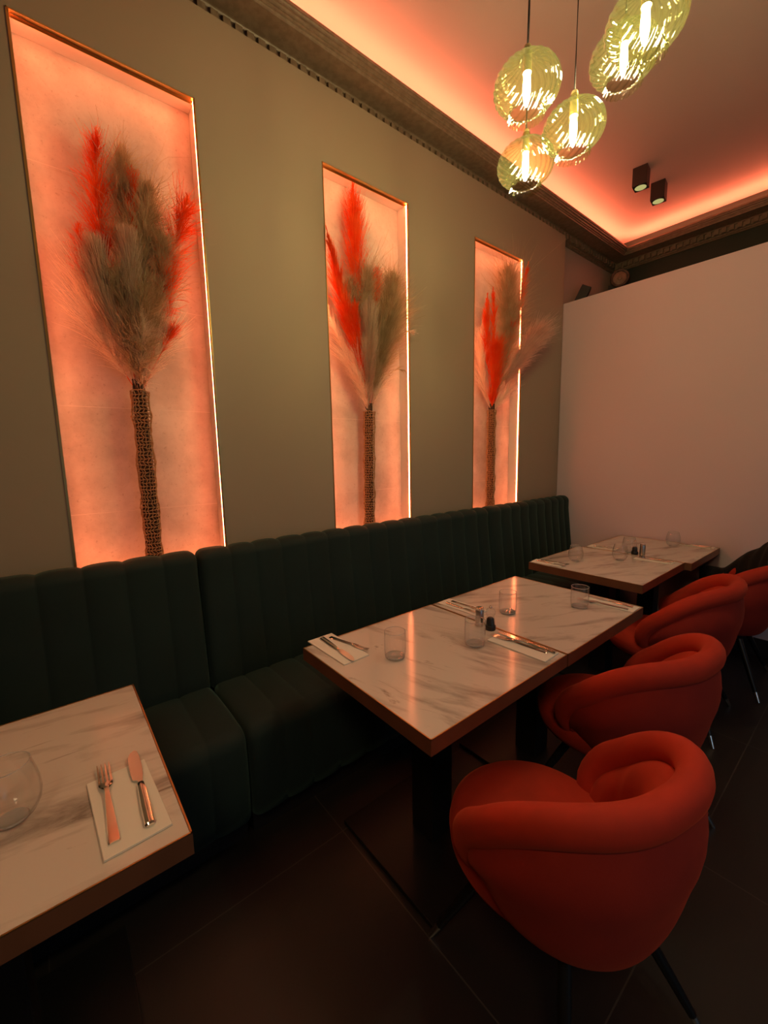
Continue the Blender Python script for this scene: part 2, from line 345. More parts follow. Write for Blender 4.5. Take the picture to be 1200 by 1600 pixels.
# strip behind the cornice lip
s = thing('led_strip', 'hidden coral light strip behind the cornice, glowing onto the ceiling', 'light strip', (XO + .12, 1, 3.515))
bm = bmesh.new(); add_box(bm, -.01, .01, -3.7, 3.86, 0, .012); from_bm('diffuser', bm, M['led_cove'], s)
bm = bmesh.new(); add_box(bm, -.018, .018, -3.7, 3.86, -.014, 0); from_bm('channel', bm, M['black_plastic'], s)
s = thing('led_strip', 'hidden coral light strip behind the far wall cornice', 'light strip', (XO + .2, YO - .12, 3.515))
bm = bmesh.new(); add_box(bm, 0, 4.5, -.01, .01, 0, .012); from_bm('diffuser', bm, M['led_cove'], s)
bm = bmesh.new(); add_box(bm, 0, 4.5, -.018, .018, -.014, 0); from_bm('channel', bm, M['black_plastic'], s)

# small black wedge-shaped speaker and round wall disc above the partition
s = thing('speaker', 'small black speaker peeking over the partition beside the corner', 'speaker', (-.035, 4.17, 2.90), .5)
box('cabinet', -.045, .045, -.045, .045, 0, .15, M['black_plastic'], s, .006).rotation_euler = (0, .45, 0)
s = thing('round_wall_fitting', 'round grey-brown disc on black bracket under the corner of the cornice', 'wall fitting', (.07, 4.80, 3.235), .45)
def lathe_y(name, prof, m, parent, n=32):
    o = lathe(name, prof, m, parent, n); o.rotation_euler = (PI / 2, 0, 0); return o
lathe_y('housing', [(0, -.03), (.082, -.03), (.088, -.02), (.088, .02), (.08, .032), (.07, .028), (.066, .02), (0, .02)], M['disc'], s)
lathe_y('face', [(0, .032), (.018, .034), (.022, .026), (.052, .024), (.06, .021)], M['cornice'], s).location = (0, -.0, 0)
box('bracket', -.10, .05, .0, .07, -.17, -.05, M['black_plastic'], s, .004)

# ------------------------------------------------------------------ banquette
def channel_sheet(name, profile, edges, m, parent, amp=.014, r_end=.03, close=True, seam=.0):
    """profile: list of (x, z) with outward normals computed; edges: y positions of the channel seams"""
    P = np.array(profile, float); k = len(P)
    T = np.gradient(P, axis=0); T /= np.linalg.norm(T, axis=1)[:, None] + 1e-9
    Nn = np.stack([T[:, 1], -T[:, 0]], 1)
    ysamp = []
    for a, b in zip(edges[:-1], edges[1:]):
        for u in (0, .03, .08, .16, .3, .5, .7, .84, .92, .97): ysamp.append((a + (b - a) * u, u))
    ysamp.append((edges[-1], 1.0))
    y0, y1 = edges[0], edges[-1]; v = []
    cen = P.mean(0)
    for (y, u) in ysamp:
        h = amp * (1 - abs(2 * u - 1) ** 3.2) - amp
        dy = min(y - y0, y1 - y); inset = 0
        if dy < r_end: inset = r_end - math.sqrt(max(0, r_end ** 2 - (r_end - dy) ** 2))
        for i in range(k):
            w = P[i] + Nn[i] * (h - inset * .8)
            v.append((max(w[0], .004) if parent.name.startswith('x') else w[0], y, w[1]))
    f = grid_faces(len(ysamp), k, cv=True)
    f += [tuple(range(k)), tuple((len(ysamp) - 1) * k + i for i in range(k))]
    return from_vf(name, v, f, m, parent, True, math.radians(55))
def arc(cx, cz, r, a0, a1, n=7): return [(cx + r * math.cos(math.radians(a0 + (a1 - a0) * i / (n - 1))), cz + r * math.sin(math.radians(a0 + (a1 - a0) * i / (n - 1)))) for i in range(n)]
back_prof = [(.03, .40), (.10, .40), (.19, .42), (.205, .46), (.20, .52), (.188, .62), (.174, .74), (.160, .86), (.150, .95)] + arc(.098, 1.015, .052, 5, 95, 8) + arc(.07, 1.035, .032, 100, 175, 5) + [(.034, .9), (.03, .7), (.03, .5)]
seat_prof = [(.19, .12), (.19, .3), (.19, .44), (.20, .462), (.26, .468), (.34, .472), (.42, .474), (.50, .472)] + arc(.565, .405, .066, 88, 5, 8) + [(.636, .34), (.640, .25), (.638, .16), (.628, .10), (.60, .085), (.45, .085), (.3, .085)]
seat_prof = seat_prof[::-1]
E1 = [.484 - .139 * k for k in range(11)][::-1]
E2 = [.488, .63, .751, .884, 1.025, 1.157, 1.30, 1.437, 1.576, 1.721, 1.868, 2.017, 2.156, 2.289, 2.435, 2.573]
E3 = [2.577, 2.729, 2.866, 2.992, 3.115, 3.242, 3.366, 3.480, 3.60, 3.70, 3.798]
for E_, lab in ((E1, 'dark green velvet banquette section at the near left beside the first table'), (E2, 'long middle section of dark green velvet banquette with vertical channels'), (E3, 'far end section of dark green velvet banquette against the partition')):
    s = thing('banquette', lab, 'bench', (0, 0, 0), 0, 'banquette along the niche wall')
    channel_sheet('backrest', back_prof, E_, M['velvet_green'], s, .010)
    channel_sheet('seat', seat_prof, E_, M['velvet_green'], s, .008)
    box('plinth', .05, .58, E_[0] + .01, E_[-1] - .01, 0, .1, M['black_plastic'], s)

# ------------------------------------------------------------------ tables
def make_table(cx, cy, w, d, mi, label, group):
    t = thing('dining_table', label, 'table', (cx, cy, 0), 0, group)
    a, b = w / 2, d / 2
    box('marble_top', -a + .004, a - .004, -b + .004, b - .004, .735, .75, MARB[mi], t, .0012)
    bm = bmesh.new()
    for (x0, x1, y0, y1) in ((-a, a, -b, -b + .02), (-a, a, b - .02, b), (-a, -a + .02, -b + .02, b - .02), (a - .02, a, -b + .02, b - .02)): add_box(bm, x0, x1, y0, y1, .703, .7485)
    from_bm('edge_band', bm, M['edge'], t)
    bm = bmesh.new()
    for (x0, x1, y0, y1) in ((-a, a, -b, -b + .0035), (-a, a, b - .0035, b), (-a, -a + .0035, -b, b), (a - .0035, a, -b, b)): add_box(bm, x0, x1, y0, y1, .7486, .7508)
    from_bm('brass_inlay', bm, M['brass_line'], t)
    box('underboard', -a + .021, a - .021, -b + .021, b - .021, .706, .7345, M['black_plastic'], t)
    box('post', -.055, .055, -.055, .055, .02, .705, M['black_metal'], t, .004)
    box('base_plate', -.25, .25, -.25, .25, 0, .018, M['black_metal'], t, .003)
    return t
TW = .682
make_table(.904, -.199, .703, .70, 0, 'white marble table nearest the camera, cut off at left edge', 'marble tables')
make_table(1.032, 1.041, TW, .696, 1, 'near one of the two joined marble tables in the middle', 'marble tables')
make_table(1.034, 1.742, TW, .698, 2, 'farther one of the two joined marble tables in the middle', 'marble tables')
make_table(.912, 2.782, TW, .698, 3, 'marble table in the far pair, on the side nearer the camera', 'marble tables')
make_table(.950, 3.465, TW, .662, 4, 'last marble table pushed up against the pink partition', 'marble tables')

# ------------------------------------------------------------------ tub chairs
def bez(p, t):
    p = [Vector(q) for q in p]
    while len(p) > 1: p = [p[i].lerp(p[i + 1], t) for i in range(len(p) - 1)]
    return p[0]
def make_chair():
    t = thing('tub_chair', 'x', 'chair')
    FM = math.radians(90); NS = 97
    def sg(v, e): return math.copysign(abs(v) ** e, v)
    def top(s):      # centre line of the rolled rim, s in -1..1
        q = abs(s); sd = 1 if s >= 0 else -1
        if q <= .78:
            ph = FM * q / .78; c = math.cos(ph)
            x = .01 + .250 * max(0, c)
            y = .262 * abs(math.sin(ph)) ** .82
            z = .612 + .146 * (1 - (1 - max(0, c)) ** 1.8)
            return Vector((x, sd * y, z))
        e = top(sd * .7799); ex, ey, ez = e.x, abs(e.y), e.z
        u = (q - .78) / .22
        p = bez([(ex, ey, ez), (ex - .04, ey, ez - .035), (ex - .09, ey - .004, ez - .075), (ex - .118, ey - .02, ez - .135), (ex - .105, ey - .045, ez - .20), (ex - .04, ey - .08, ez - .255)], u)
        return Vector((p.x, sd * p.y, p.z))
    def bot(s):
        ph = s * math.radians(125)
        return Vector((.015 + .185 * math.cos(ph), .185 * math.sin(ph), .335 + .012 * (1 - math.cos(ph))))
    S = [(-1 + 2 * i / (NS - 1)) for i in range(NS)]
    tops = [top(s) for s in S]
    # rim: swept ellipse aligned with the shell's outward direction
    v = []; nr = 16; frames = []
    for i, s in enumerate(S):
        T = (tops[min(i + 1, NS - 1)] - tops[max(i - 1, 0)]).normalized()
        o = Vector((tops[i].x - .01, tops[i].y, 0)).normalized()
        if abs(s) > .78: o = o.lerp(Vector((0, 1 if s > 0 else -1, 0)), min(1, (abs(s) - .78) / .08)).normalized()
        o = (o - T * o.dot(T)).normalized(); up = o.cross(T).normalized()
        if up.z < 0 and abs(s) < .8: up = -up
        if abs(s) >= .8 and up.dot(frames[-1][1] if s > 0 and frames else up) < 0: up = -up
        frames.append((o, up))
    for i in range(NS - 1, -1, -1):   # make the near end consistent too
        if i < NS - 1 and frames[i][1].dot(frames[i + 1][1]) < 0: frames[i] = (frames[i][0], -frames[i][1])
    for i, s in enumerate(S):
        o, up = frames[i]; e = 1 - max(0, (abs(s) - .93) / .07) * .75
        for j in range(nr):
            w = 2 * PI * j / nr
            v.append(tops[i] + o * (.036 * e * math.cos(w)) + up * (.043 * e * math.sin(w)))
    f = grid_faces(NS, nr, cv=True) + [tuple(range(nr)), tuple((NS - 1) * nr + j for j in range(nr))]
    from_vf('rolled_rim', v, f, M['velvet_rust'], t, True)
    # outer shell panel from under the rim to the base ring
    def outer(i, w):
        s = S[i]; o, up = frames[i]; P = tops[i] - up * .034 + o * .020; B = bot(s)
        C = Vector((P.x * .99 + o.x * .02, P.y * .99 + o.y * .02, P.z * .42 + B.z * .58))
        b_ = max(0, min(1, (abs(s) - .62) / .38)); b_ = b_ * b_ * (3 - 2 * b_)
        C = C.lerp(P.lerp(B, .5) + o * .025 * (1 - b_), b_)
        D = Vector((B.x * 1.22, B.y * 1.22, B.z + .012)).lerp(P.lerp(B, .8), b_)
        return bez([P, C, D, B], w)
    NV = 16; v = []
    for i in range(NS):
        for j in range(NV + 1):
            w = j / NV; p = outer(i, w); o = frames[i][0]
            v.append(p + o * (.010 * math.sin(PI * min(1, w * 3.0)) if w < .33 else 0))
    nvv = NV + 1; f = grid_faces(NS, nvv)
    c0 = len(v); v.append(Vector((0.0, 0, .328)))
    for i in range(NS - 1): f.append((i * nvv + NV, (i + 1) * nvv + NV, c0))
    f.append(((NS - 1) * nvv + NV, NV, c0))
    from_vf('shell', v, f, M['velvet_rust_dark'], t, True)
    # inner back cushion: starts in the crevice under the rim, bulges, drops to the seat
    v = []; NV = 14
    for i in range(NS):
        s = S[i]; o, up = frames[i]; P = tops[i] - up * .022 - o * .018
        inner = Vector((P.x - .5 * max(0, math.cos(s * 1.6)) * .10, P.y * .88, .40))
        if abs(s) > .8: inner = P.lerp(Vector((-.03, (1 if s > 0 else -1) * .16, .36)), .85)
        C = P - o * .085 * (1 - max(0, (abs(s) - .7) / .3)) - Vector((0, 0, .005))
        D = C.lerp(inner, .5) - o * .01
        for j in range(NV + 1): v.append(bez([P, C, D, inner], j / NV))
    from_vf('back_cushion', v, grid_faces(NS, NV + 1), M['velvet_rust'], t, True)
    # seat cushion: round pad with soft edge
    pr = [(0, .468), (.10, .466), (.17, .460), (.215, .447), (.238, .425), (.243, .40), (.240, .37), (.228, .345), (.20, .325), (.14, .318), (0, .318)]
    o = lathe('seat', pr, M['velvet_rust'], t, 64, lambda r, z, a, j: r * (1 + .04 * math.cos(a) ** 2), None); o.location = (-.078, 0, 0)
    lathe('under_frame', [(0, .332), (.15, .332), (.155, .320), (.15, .300), (0, .300)], M['black_metal'], t, 32)
    for sx, sy in ((-1, -1), (-1, 1), (1, -1), (1, 1)):
        a = Vector((.125 * sx, .12 * sy, .31)); b = Vector((.25 * sx, .25 * sy, .0))
        c = a.lerp(b, .84)
        l = tube('leg', [a, a.lerp(c, .5), c], [.017, .0145, .0115], M['black_metal'], t, 12)
        vv, ff = tube_vf([c, b], [.0118, .0085], 12); from_vf('leg_tip', vv, ff, M['tip'], l, True, math.radians(50))
    return t
spots = [  # x, y, rotation, label
    (1.582, .965, math.radians(-13), 'rust red velvet tub chair nearest the camera, fully in view'),
    (1.455, 1.68, math.radians(-7), 'second rust red tub chair, tucked at the middle table behind the nearest chair'),
    (1.345, 2.66, math.radians(4), 'third rust red tub chair counting from the camera, rim curled above the second'),
    (1.41, 3.32, math.radians(4), 'farthest rust red tub chair at right edge, beside the black coat')]
proto = make_chair(); CH = []
for i, (x, y, rz, lab) in enumerate(spots):
    c = proto if i == 0 else copy_tree(proto)
    c.location = (x, y, 0); c.rotation_euler = (0, 0, rz); tag(c, lab, 'chair', 'rust velvet tub chairs'); CH.append(c)

# coat over the far chair: thick folded cloth draped across the far half of the rim
v = []; NU, NW = 60, 40
for i in range(NU):
    u = i / (NU - 1); a = math.radians(-20 + 150 * u)
    hx, hy = 1.42 + .245 * math.cos(a), 3.335 + .255 * math.sin(a)
    ht = .905 - .02 * u - .235 * max(0, min(1, (u - .40) / .42)) ** 1.3; lo_ = .50
    th = .066 * math.sin(PI * (u * .9 + .05)) ** .4
    for j in range(NW):
        w = 2 * PI * j / NW
        c, s = math.cos(w), math.sin(w)
        out = th * c * (1 + .12 * math.sin(5 * a + 3 * w)) + .006 * math.sin(17 * a + 2 * s)
        z = (ht + lo_) / 2 + (ht - lo_) / 2 * (abs(s) ** .7) * (1 if s > 0 else -1) + .007 * math.sin(9 * a + w)
        v.append((hx + math.cos(a) * (out + .012), hy + math.sin(a) * (out + .012), z))
f = grid_faces(NU, NW, cv=True) + [tuple(range(NW)), tuple((NU - 1) * NW + j for j in range(NW))]
tag(from_vf('coat', v, f, M['cloth_black'], None, True), 'black coat draped over the far side of the farthest chair', 'coat')

# ------------------------------------------------------------------ table settings
def napkin(cx, cy, lx, ly, rz, z, label):
    bm = bmesh.new()
    add_box(bm, -lx / 2, lx / 2, -ly / 2, ly / 2, 0, .0016, .0006)
    add_box(bm, -lx / 2 + .001, lx / 2 - .0005, -ly / 2 + .0008, ly / 2 - .001, .0018, .0036, .0007)
    o = from_bm('napkin', bm, M['napkin']); o.location = (cx, cy, z); o.rotation_euler = (0, 0, rz)
    return tag(o, label, 'napkin', 'folded paper napkins')
def fork_proto():
    # along +x: handle end at 0, tines at 1*L
    st = [(0, .0075, .004, .0), (.003, .0088, .005, 0), (.04, .0078, .0048, .0005), (.09, .0055, .0042, .0025), (.118, .0038, .0038, .005), (.128, .0042, .0032, .0058), (.136, .0085, .0024, .0045), (.143, .0108, .002, .003), (.151, .0112, .0018, .0022)]
    bm = bmesh.new(); prev = None
    for x, hw, th, z in st:
        r = [bm.verts.new(p) for p in ((x, -hw, z + .0008), (x, -hw * .8, z + th * .5 + .0008), (x, hw * .8, z + th * .5 + .0008), (x, hw, z + .0008), (x, hw * .8, z), (x, -hw * .8, z))]
        if prev:
            for j in range(6): bm.faces.new((prev[j], prev[(j + 1) % 6], r[(j + 1) % 6], r[j]))
        else: bm.faces.new(r)
        prev = r
    bm.faces.new(prev)
    for k in range(4):
        y = -.0093 + k * .0062; pr = None
        for x, hw, z in ((.149, .0018, .0022), (.17, .0015, .0012), (.192, .0012, .0022), (.206, .0006, .0045)):
            r = [bm.verts.new(p) for p in ((x, y - hw, z), (x, y + hw, z), (x, y + hw, z + .0016), (x, y - hw, z + .0016))]
            if pr:
                for j in range(4): bm.faces.new((pr[j], pr[(j + 1) % 4], r[(j + 1) % 4], r[j]))
            else: bm.faces.new(r)
            pr = r
        bm.faces.new(pr)
    return bm
def knife_parts():
    bm = bmesh.new(); prev = None
    for x, hw, th in ((0, .0065, .005), (.003, .0085, .0075), (.05, .0085, .008), (.09, .0072, .0075), (.112, .0062, .0065), (.118, .005, .0045)):
        r = [bm.verts.new((x, hw * math.cos(a), th / 2 + th / 2 * math.sin(a))) for a in [2 * PI * k / 10 for k in range(10)]]
        if prev:
            for j in range(10): bm.faces.new((prev[j], prev[(j + 1) % 10], r[(j + 1) % 10], r[j]))
        else: bm.faces.new(r)
        prev = r
    bm.faces.new(prev)
    bl = bmesh.new(); up = [(.116, .0035), (.124, .004), (.130, .0115), (.15, .0125), (.185, .0125), (.205, .0110), (.218, .006), (.2235, -.001)]; lo = [(.218, -.006), (.20, -.008), (.17, -.0085), (.14, -.0075), (.124, -.0045), (.116, -.0035)]
    pts = up + lo; a = [bl.verts.new((x, y, .0022)) for x, y in pts]; b = [bl.verts.new((x, y, .0040)) for x, y in pts]
    bl.faces.new(a[::-1]); bl.faces.new(b)
    for j in range(len(pts)): bl.faces.new((a[j], a[(j + 1) % len(pts)], b[(j + 1) % len(pts)], b[j]))
    return bm, bl
fk = from_bm('fork', fork_proto(), M['steel'], None, True, math.radians(35)); FORK_ME = fk.data; bpy.data.objects.remove(fk)
_h, _b = knife_parts()
_t = from_bm('knife_handle', _h, M['steel'], None, True, math.radians(35)); KH = _t.data; bpy.data.objects.remove(_t)
_t = from_bm('knife_blade', _b, M['steel'], None, False); KB = _t.data; bpy.data.objects.remove(_t)
def place(kind, hx, hy, tx, ty, z, label):
    """handle end at (hx, hy), point towards (tx, ty)"""
    ln = math.hypot(tx - hx, ty - hy); s = ln / (.206 if kind == 'fork' else .2235); ang = math.atan2(ty - hy, tx - hx)
    if kind == 'fork':
        o = bpy.data.objects.new('fork', FORK_ME); COL.objects.link(o); tag(o, label, 'fork', 'forks')
    else:
        o = bpy.data.objects.new('knife', None); COL.objects.link(o); tag(o, label, 'knife', 'knives'); o.empty_display_size = .02
        for nm, me in (('handle', KH), ('blade', KB)):
            c = bpy.data.objects.new(nm, me); COL.objects.link(c); c.parent = o
    o.location = (hx, hy, z); o.rotation_euler = (0, 0, ang); o.scale = (s, s, s)
ZN = .7509; ZC = ZN + .0038
napkin(1.094, .062, .244, .116, math.radians(2.5), ZN, 'folded white napkin at the edge of the table nearest the camera')
place('fork', 1.188, .030, .936, .034, ZC, 'fork with coppery shine on the napkin of the nearest table')
place('knife', 1.192, .090, .928, .097, ZC, 'knife with coppery shine on the napkin of the nearest table')
napkin(.782, .790, .252, .112, math.radians(1.0), ZN, 'folded white napkin at the bench-side corner of the near middle table')
place('knife', .674, .786, .914, .775, ZC, 'knife on the bench-side napkin of the near middle table')
place('fork', .688, .817, .880, .862, ZC, 'fork slanting off the bench-side napkin of the near middle table')
napkin(1.232, 1.318, .240, .096, math.radians(2), ZN, 'folded white napkin on the chair side of the near middle table')
place('knife', 1.346, 1.358, 1.100, 1.356, ZC, 'knife on the chair-side napkin of the near middle table')
place('fork', 1.322, 1.340, 1.100, 1.312, ZC, 'fork on the chair-side napkin of the near middle table')
napkin(.815, 1.470, .23, .09, math.radians(3), ZN, 'folded white napkin by the bench on the farther middle table')
place('knife', .735, 1.448, .930, 1.452, ZC, 'knife on the bench-side napkin of the farther middle table')
place('fork', .735, 1.487, .925, 1.492, ZC, 'fork on the bench-side napkin of the farther middle table')
napkin(1.255, 2.018, .23, .085, math.radians(2), ZN, 'folded white napkin at the far chair-side corner of middle tables')
place('fork', 1.345, 2.000, 1.125, 1.965, ZC, 'fork behind the tumbler on the far corner of middle tables')
place('knife', 1.350, 2.040, 1.140, 2.045, ZC, 'knife on the far chair-side corner of the middle tables')
napkin(.670, 2.500, .20, .10, math.radians(8), ZN, 'folded white napkin on bench-side corner of the far pair of tables')
place('fork', .605, 2.525, .79, 2.545, ZC, 'fork on bench-side napkin at front of the far pair of tables')
place('knife', .600, 2.485, .80, 2.495, ZC, 'knife on bench-side napkin at front of the far pair of tables')
napkin(1.105, 3.050, .22, .085, math.radians(3), ZN, 'folded white napkin on chair side of far pair, before the shakers')
place('fork', 1.205, 3.045, .995, 3.05, ZC, 'fork on the chair-side napkin in the far pair, before the shakers')
place('knife', 1.21, 3.075, 1.00, 3.08, ZC, 'knife on the chair-side napkin in the far pair, before the shakers')
napkin(.715, 3.205, .20, .085, math.radians(3), ZN, 'folded white napkin on bench side of the last table')
place('fork', .65, 3.190, .80, 3.19, ZC, 'fork on the bench-side napkin of the last table')
place('knife', .65, 3.225, .80, 3.225, ZC, 'knife on the bench-side napkin of the last table')
napkin(1.165, 3.735, .21, .07, math.radians(2), ZN, 'folded white napkin at the partition corner of the last table')
place('fork', 1.255, 3.722, 1.06, 3.722, ZC, 'fork on the napkin at partition corner of the last table')
place('knife', 1.255, 3.750, 1.07, 3.750, ZC, 'knife on the napkin at partition corner of the last table')

def tumbler(x, y, label):      # straight ribbed tumbler
    R, H = .0395, .098
    pr = [(0, .0), (R * .84, 0), (R * .92, .003), (R * .96, .010), (R, .025), (R * 1.0, .06), (R * .975, H - .001), (R * .965, H), (R * .952, H - .001), (R * .972, .06), (R * .968, .03), (R * .91, .013), (R * .8, .010), (0, .0095)]
    def rf(r, z, a, j):
        if 2 <= j <= 4 or 9 <= j <= 11: return r * (1 - .022 * abs(math.sin(11 * a)))
        return r
    pr2 = []
    o = lathe('tumbler', pr, M['glass'], None, 132, rf, math.radians(60)); o.location = (x, y, .7505); tag(o, label, 'glass', 'ribbed tumblers')
    lathe('rim', [(R * .958 + .0011 * math.cos(a), H + .0011 * math.sin(a)) for a in [2 * PI * k / 8 for k in range(9)]], M['glass_rim'], o, 48)
    lathe('base', [(0, .0012), (R * .80, .0012), (R * .88, .004), (R * .88, .008), (R * .8, .0085), (0, .0075)], M['glass_rim'], o, 66, lambda r, z, a, j: r * (1 - .05 * abs(math.sin(11 * a))))
tumbler(.977, .912, 'ribbed tumbler standing nearest the bench-side napkin, near middle table')
tumbler(1.103, 1.205, 'ribbed tumbler standing in front of the salt shaker, middle tables')
tumbler(.997, 1.572, 'ribbed tumbler behind the pepper mill, middle tables')
tumbler(1.178, 1.880, 'ribbed tumbler at the far right corner of the middle tables')
def wine(x, y, label, k=1.0):   # round stemless glass
    base = [(0, 0), (.020, 0), (.026, .002), (.036, .012), (.044, .028), (.0465, .045), (.045, .065), (.040, .088), (.036, .105), (.0355, .107), (.035, .105), (.039, .088), (.0438, .065), (.0452, .045), (.0427, .029), (.034, .014), (.022, .0065), (0, .005)]
    o = lathe('stemless_glass', [(r * k, z * k) for r, z in base], M['glass'], None, 64, None, math.radians(60)); o.location = (x, y, .7505); tag(o, label, 'glass', 'round stemless glasses')
    lathe('rim', [(.0353 * k + .0008 * math.cos(a), .1070 * k + .0008 * math.sin(a)) for a in [2 * PI * q / 8 for q in range(9)]], M['glass_rim'], o, 48)
    lathe('base', [(0, .001), (.019 * k, .001), (.024 * k, .003), (.022 * k, .0055), (0, .0045)], M['glass_rim'], o, 40)
wine(.985, -.125, 'large round stemless glass cut by left edge, nearest table', 1.14)
wine(.766, 2.675, 'round stemless glass beside the bench on the far pair of tables')
wine(.948, 2.913, 'round stemless glass left of the shakers on the far pair', 1.0)
wine(.901, 3.190, 'round stemless glass behind the shakers on the last table', 1.0)
wine(1.044, 3.620, 'round stemless glass by the partition on the last table', 1.0)
def salt(x, y, label):
    s = thing('salt_shaker', label, 'shaker', (x, y, .7505), 0, 'salt shakers')
    lathe('body', [(0, 0), (.0165, 0), (.0175, .002), (.0175, .068), (.0165, .070), (0, .070)], M['brushed'], s, 32)
    lathe('cap', [(0, .0703), (.0168, .0703), (.0172, .072), (.0165, .078), (.014, .0795), (0, .080)], M['steel'], s, 32)
def mill(x, y, label):
    s = thing('pepper_mill', label, 'pepper mill', (x, y, .7505), 0, 'pepper mills')
    lathe('base', [(0, 0), (.020, 0), (.0215, .002), (.0215, .018), (.020, .020), (0, .020)], M['black_plastic'], s, 32)
    lathe('glass_body', [(.019, .0203), (.0195, .03), (.017, .048), (.0145, .058), (.0155, .062), (.020, .070), (.0205, .078), (.016, .086), (.008, .090)], M['glass'], s, 32)
    lathe('peppercorns', [(0, .0204), (.016, .0204), (.0165, .03), (.0145, .046), (.010, .052), (0, .054)], M['black_plastic'], s, 20, lambda r, z, a, j: r * (1 + .06 * math.sin(9 * a + j * 2)))
    lathe('knob', [(0, .088), (.005, .089), (.0065, .093), (.006, .098), (.003, .101), (0, .1015)], M['steel'], s, 20)
salt(1.003, 1.362, 'cylindrical steel salt shaker on the middle tables'); mill(1.058, 1.362, 'small glass pepper mill with black base on the middle tables')
mill(.950, 3.157, 'small glass pepper mill with black base on the far tables'); salt(.996, 3.165, 'cylindrical steel salt shaker on the far tables')

# ------------------------------------------------------------------ pendants
def pendant(loc, R, rz, label):
    s = thing('pendant_lamp', label, 'pendant lamp', loc, rz, 'twisted olive glass pendants')
    k = R / .115
    base = [(.013, .124), (.016, .118), (.020, .104), (.025, .092), (.030, .085), (.048, .079), (.072, .069), (.094, .052), (.109, .030), (.115, .006), (.1145, -.010), (.108, -.030), (.096, -.046), (.082, -.057), (.070, -.063), (.060, -.067), (.056, -.071), (.057, -.078), (.061, -.088), (.064, -.096)]
    # resample
    P = []
    for i in range(len(base) - 1):
        for t in (0, .33, .66): P.append((base[i][0] + (base[i + 1][0] - base[i][0]) * t, base[i][1] + (base[i + 1][1] - base[i][1]) * t))
    P.append(base[-1]); n = 22
    def rf(r, z, a, j):
        if z > .083: return r * k
        tw = a + z * 7.5; w = abs(math.sin(n * tw / 2)); amp = .0062 if z > -.068 else .0080
        return (r + amp * (w ** .6) - amp * .4) * k
    v = []; f = []
    NA = n * 10
    vv, ff = lathe_vf([(r, z) for r, z in P], NA, rf); vv = [(x, y, z * k) for x, y, z in vv]
    from_vf('shade', vv, ff, M['pend'], s, True)
    top = 3.66 - loc[2]
    tube('cord', [(0, 0, .12 * k), (.001, 0, .5), (0, 0, top)], .0034, M['cord'], s, 8)
    lathe('cap', [(.004, .135 * k), (.010, .133 * k), (.012, .128 * k), (.012, .09 * k), (.014, .085 * k), (.014, .045 * k), (0, .045 * k)], M['bulb_dim'], s, 20)
    lathe('bulb', [(0, -.062 * k), (.004, -.060 * k), (.008, -.045 * k), (.0112, -.022 * k), (.012, 0.0), (.0105, .022 * k), (.009, .044 * k)], M['bulb'], s, 16)
def ray(px, py, d): return CAM + (_f + _r2 * (px - 600) / 647.015 - _u2 * (py - 800) / 647.015) * d
pendant((1.190, 1.329, 2.642), .102, .3, 'larger olive glass pendant, top one of the left cluster')
pendant((1.257, 1.508, 2.560), .098, 1.1, 'olive glass pendant on the right side of the left cluster')
pendant((1.040, 1.563, 2.580), .104, 2.0, 'lowest olive glass pendant, hanging just below the larger one')
pendant((1.500, 1.424, 2.655), .101, .9, 'brightest olive glass pendant at the top edge of the picture')
pendant((1.350, 1.650, 2.785), .104, 1.7, 'olive glass pendant half hidden behind the brightest one at top')
# ceiling spots
SP = [(.58, 3.86, 'black cube ceiling spotlight, the left one of two'), (.60, 4.18, 'black cube ceiling spotlight, the right one of two')]
for x, y, lab in SP:
    s = thing('ceiling_spotlight', lab, 'spotlight', (x, y, 3.66), math.radians(8), 'black cube ceiling spotlights')
    box('housing', -.05, .05, -.05, .05, -.135, 0, M['spot'], s, .002)
    o = lathe('lens', [(0, -.1355), (.034, -.1355), (.038, -.1362), (.040, -.1358)], M['spot_lens'], s, 32)
    d = bpy.data.lights.new('spot_beam', 'SPOT'); d.energy = 3; d.color = (1, .8, .5); d.spot_size = math.radians(80); d.spot_blend = .6; d.shadow_soft_size = .03
    o = bpy.data.objects.new('spot_beam', d); COL.objects.link(o); o.location = (x, y, 3.515); o.parent = None

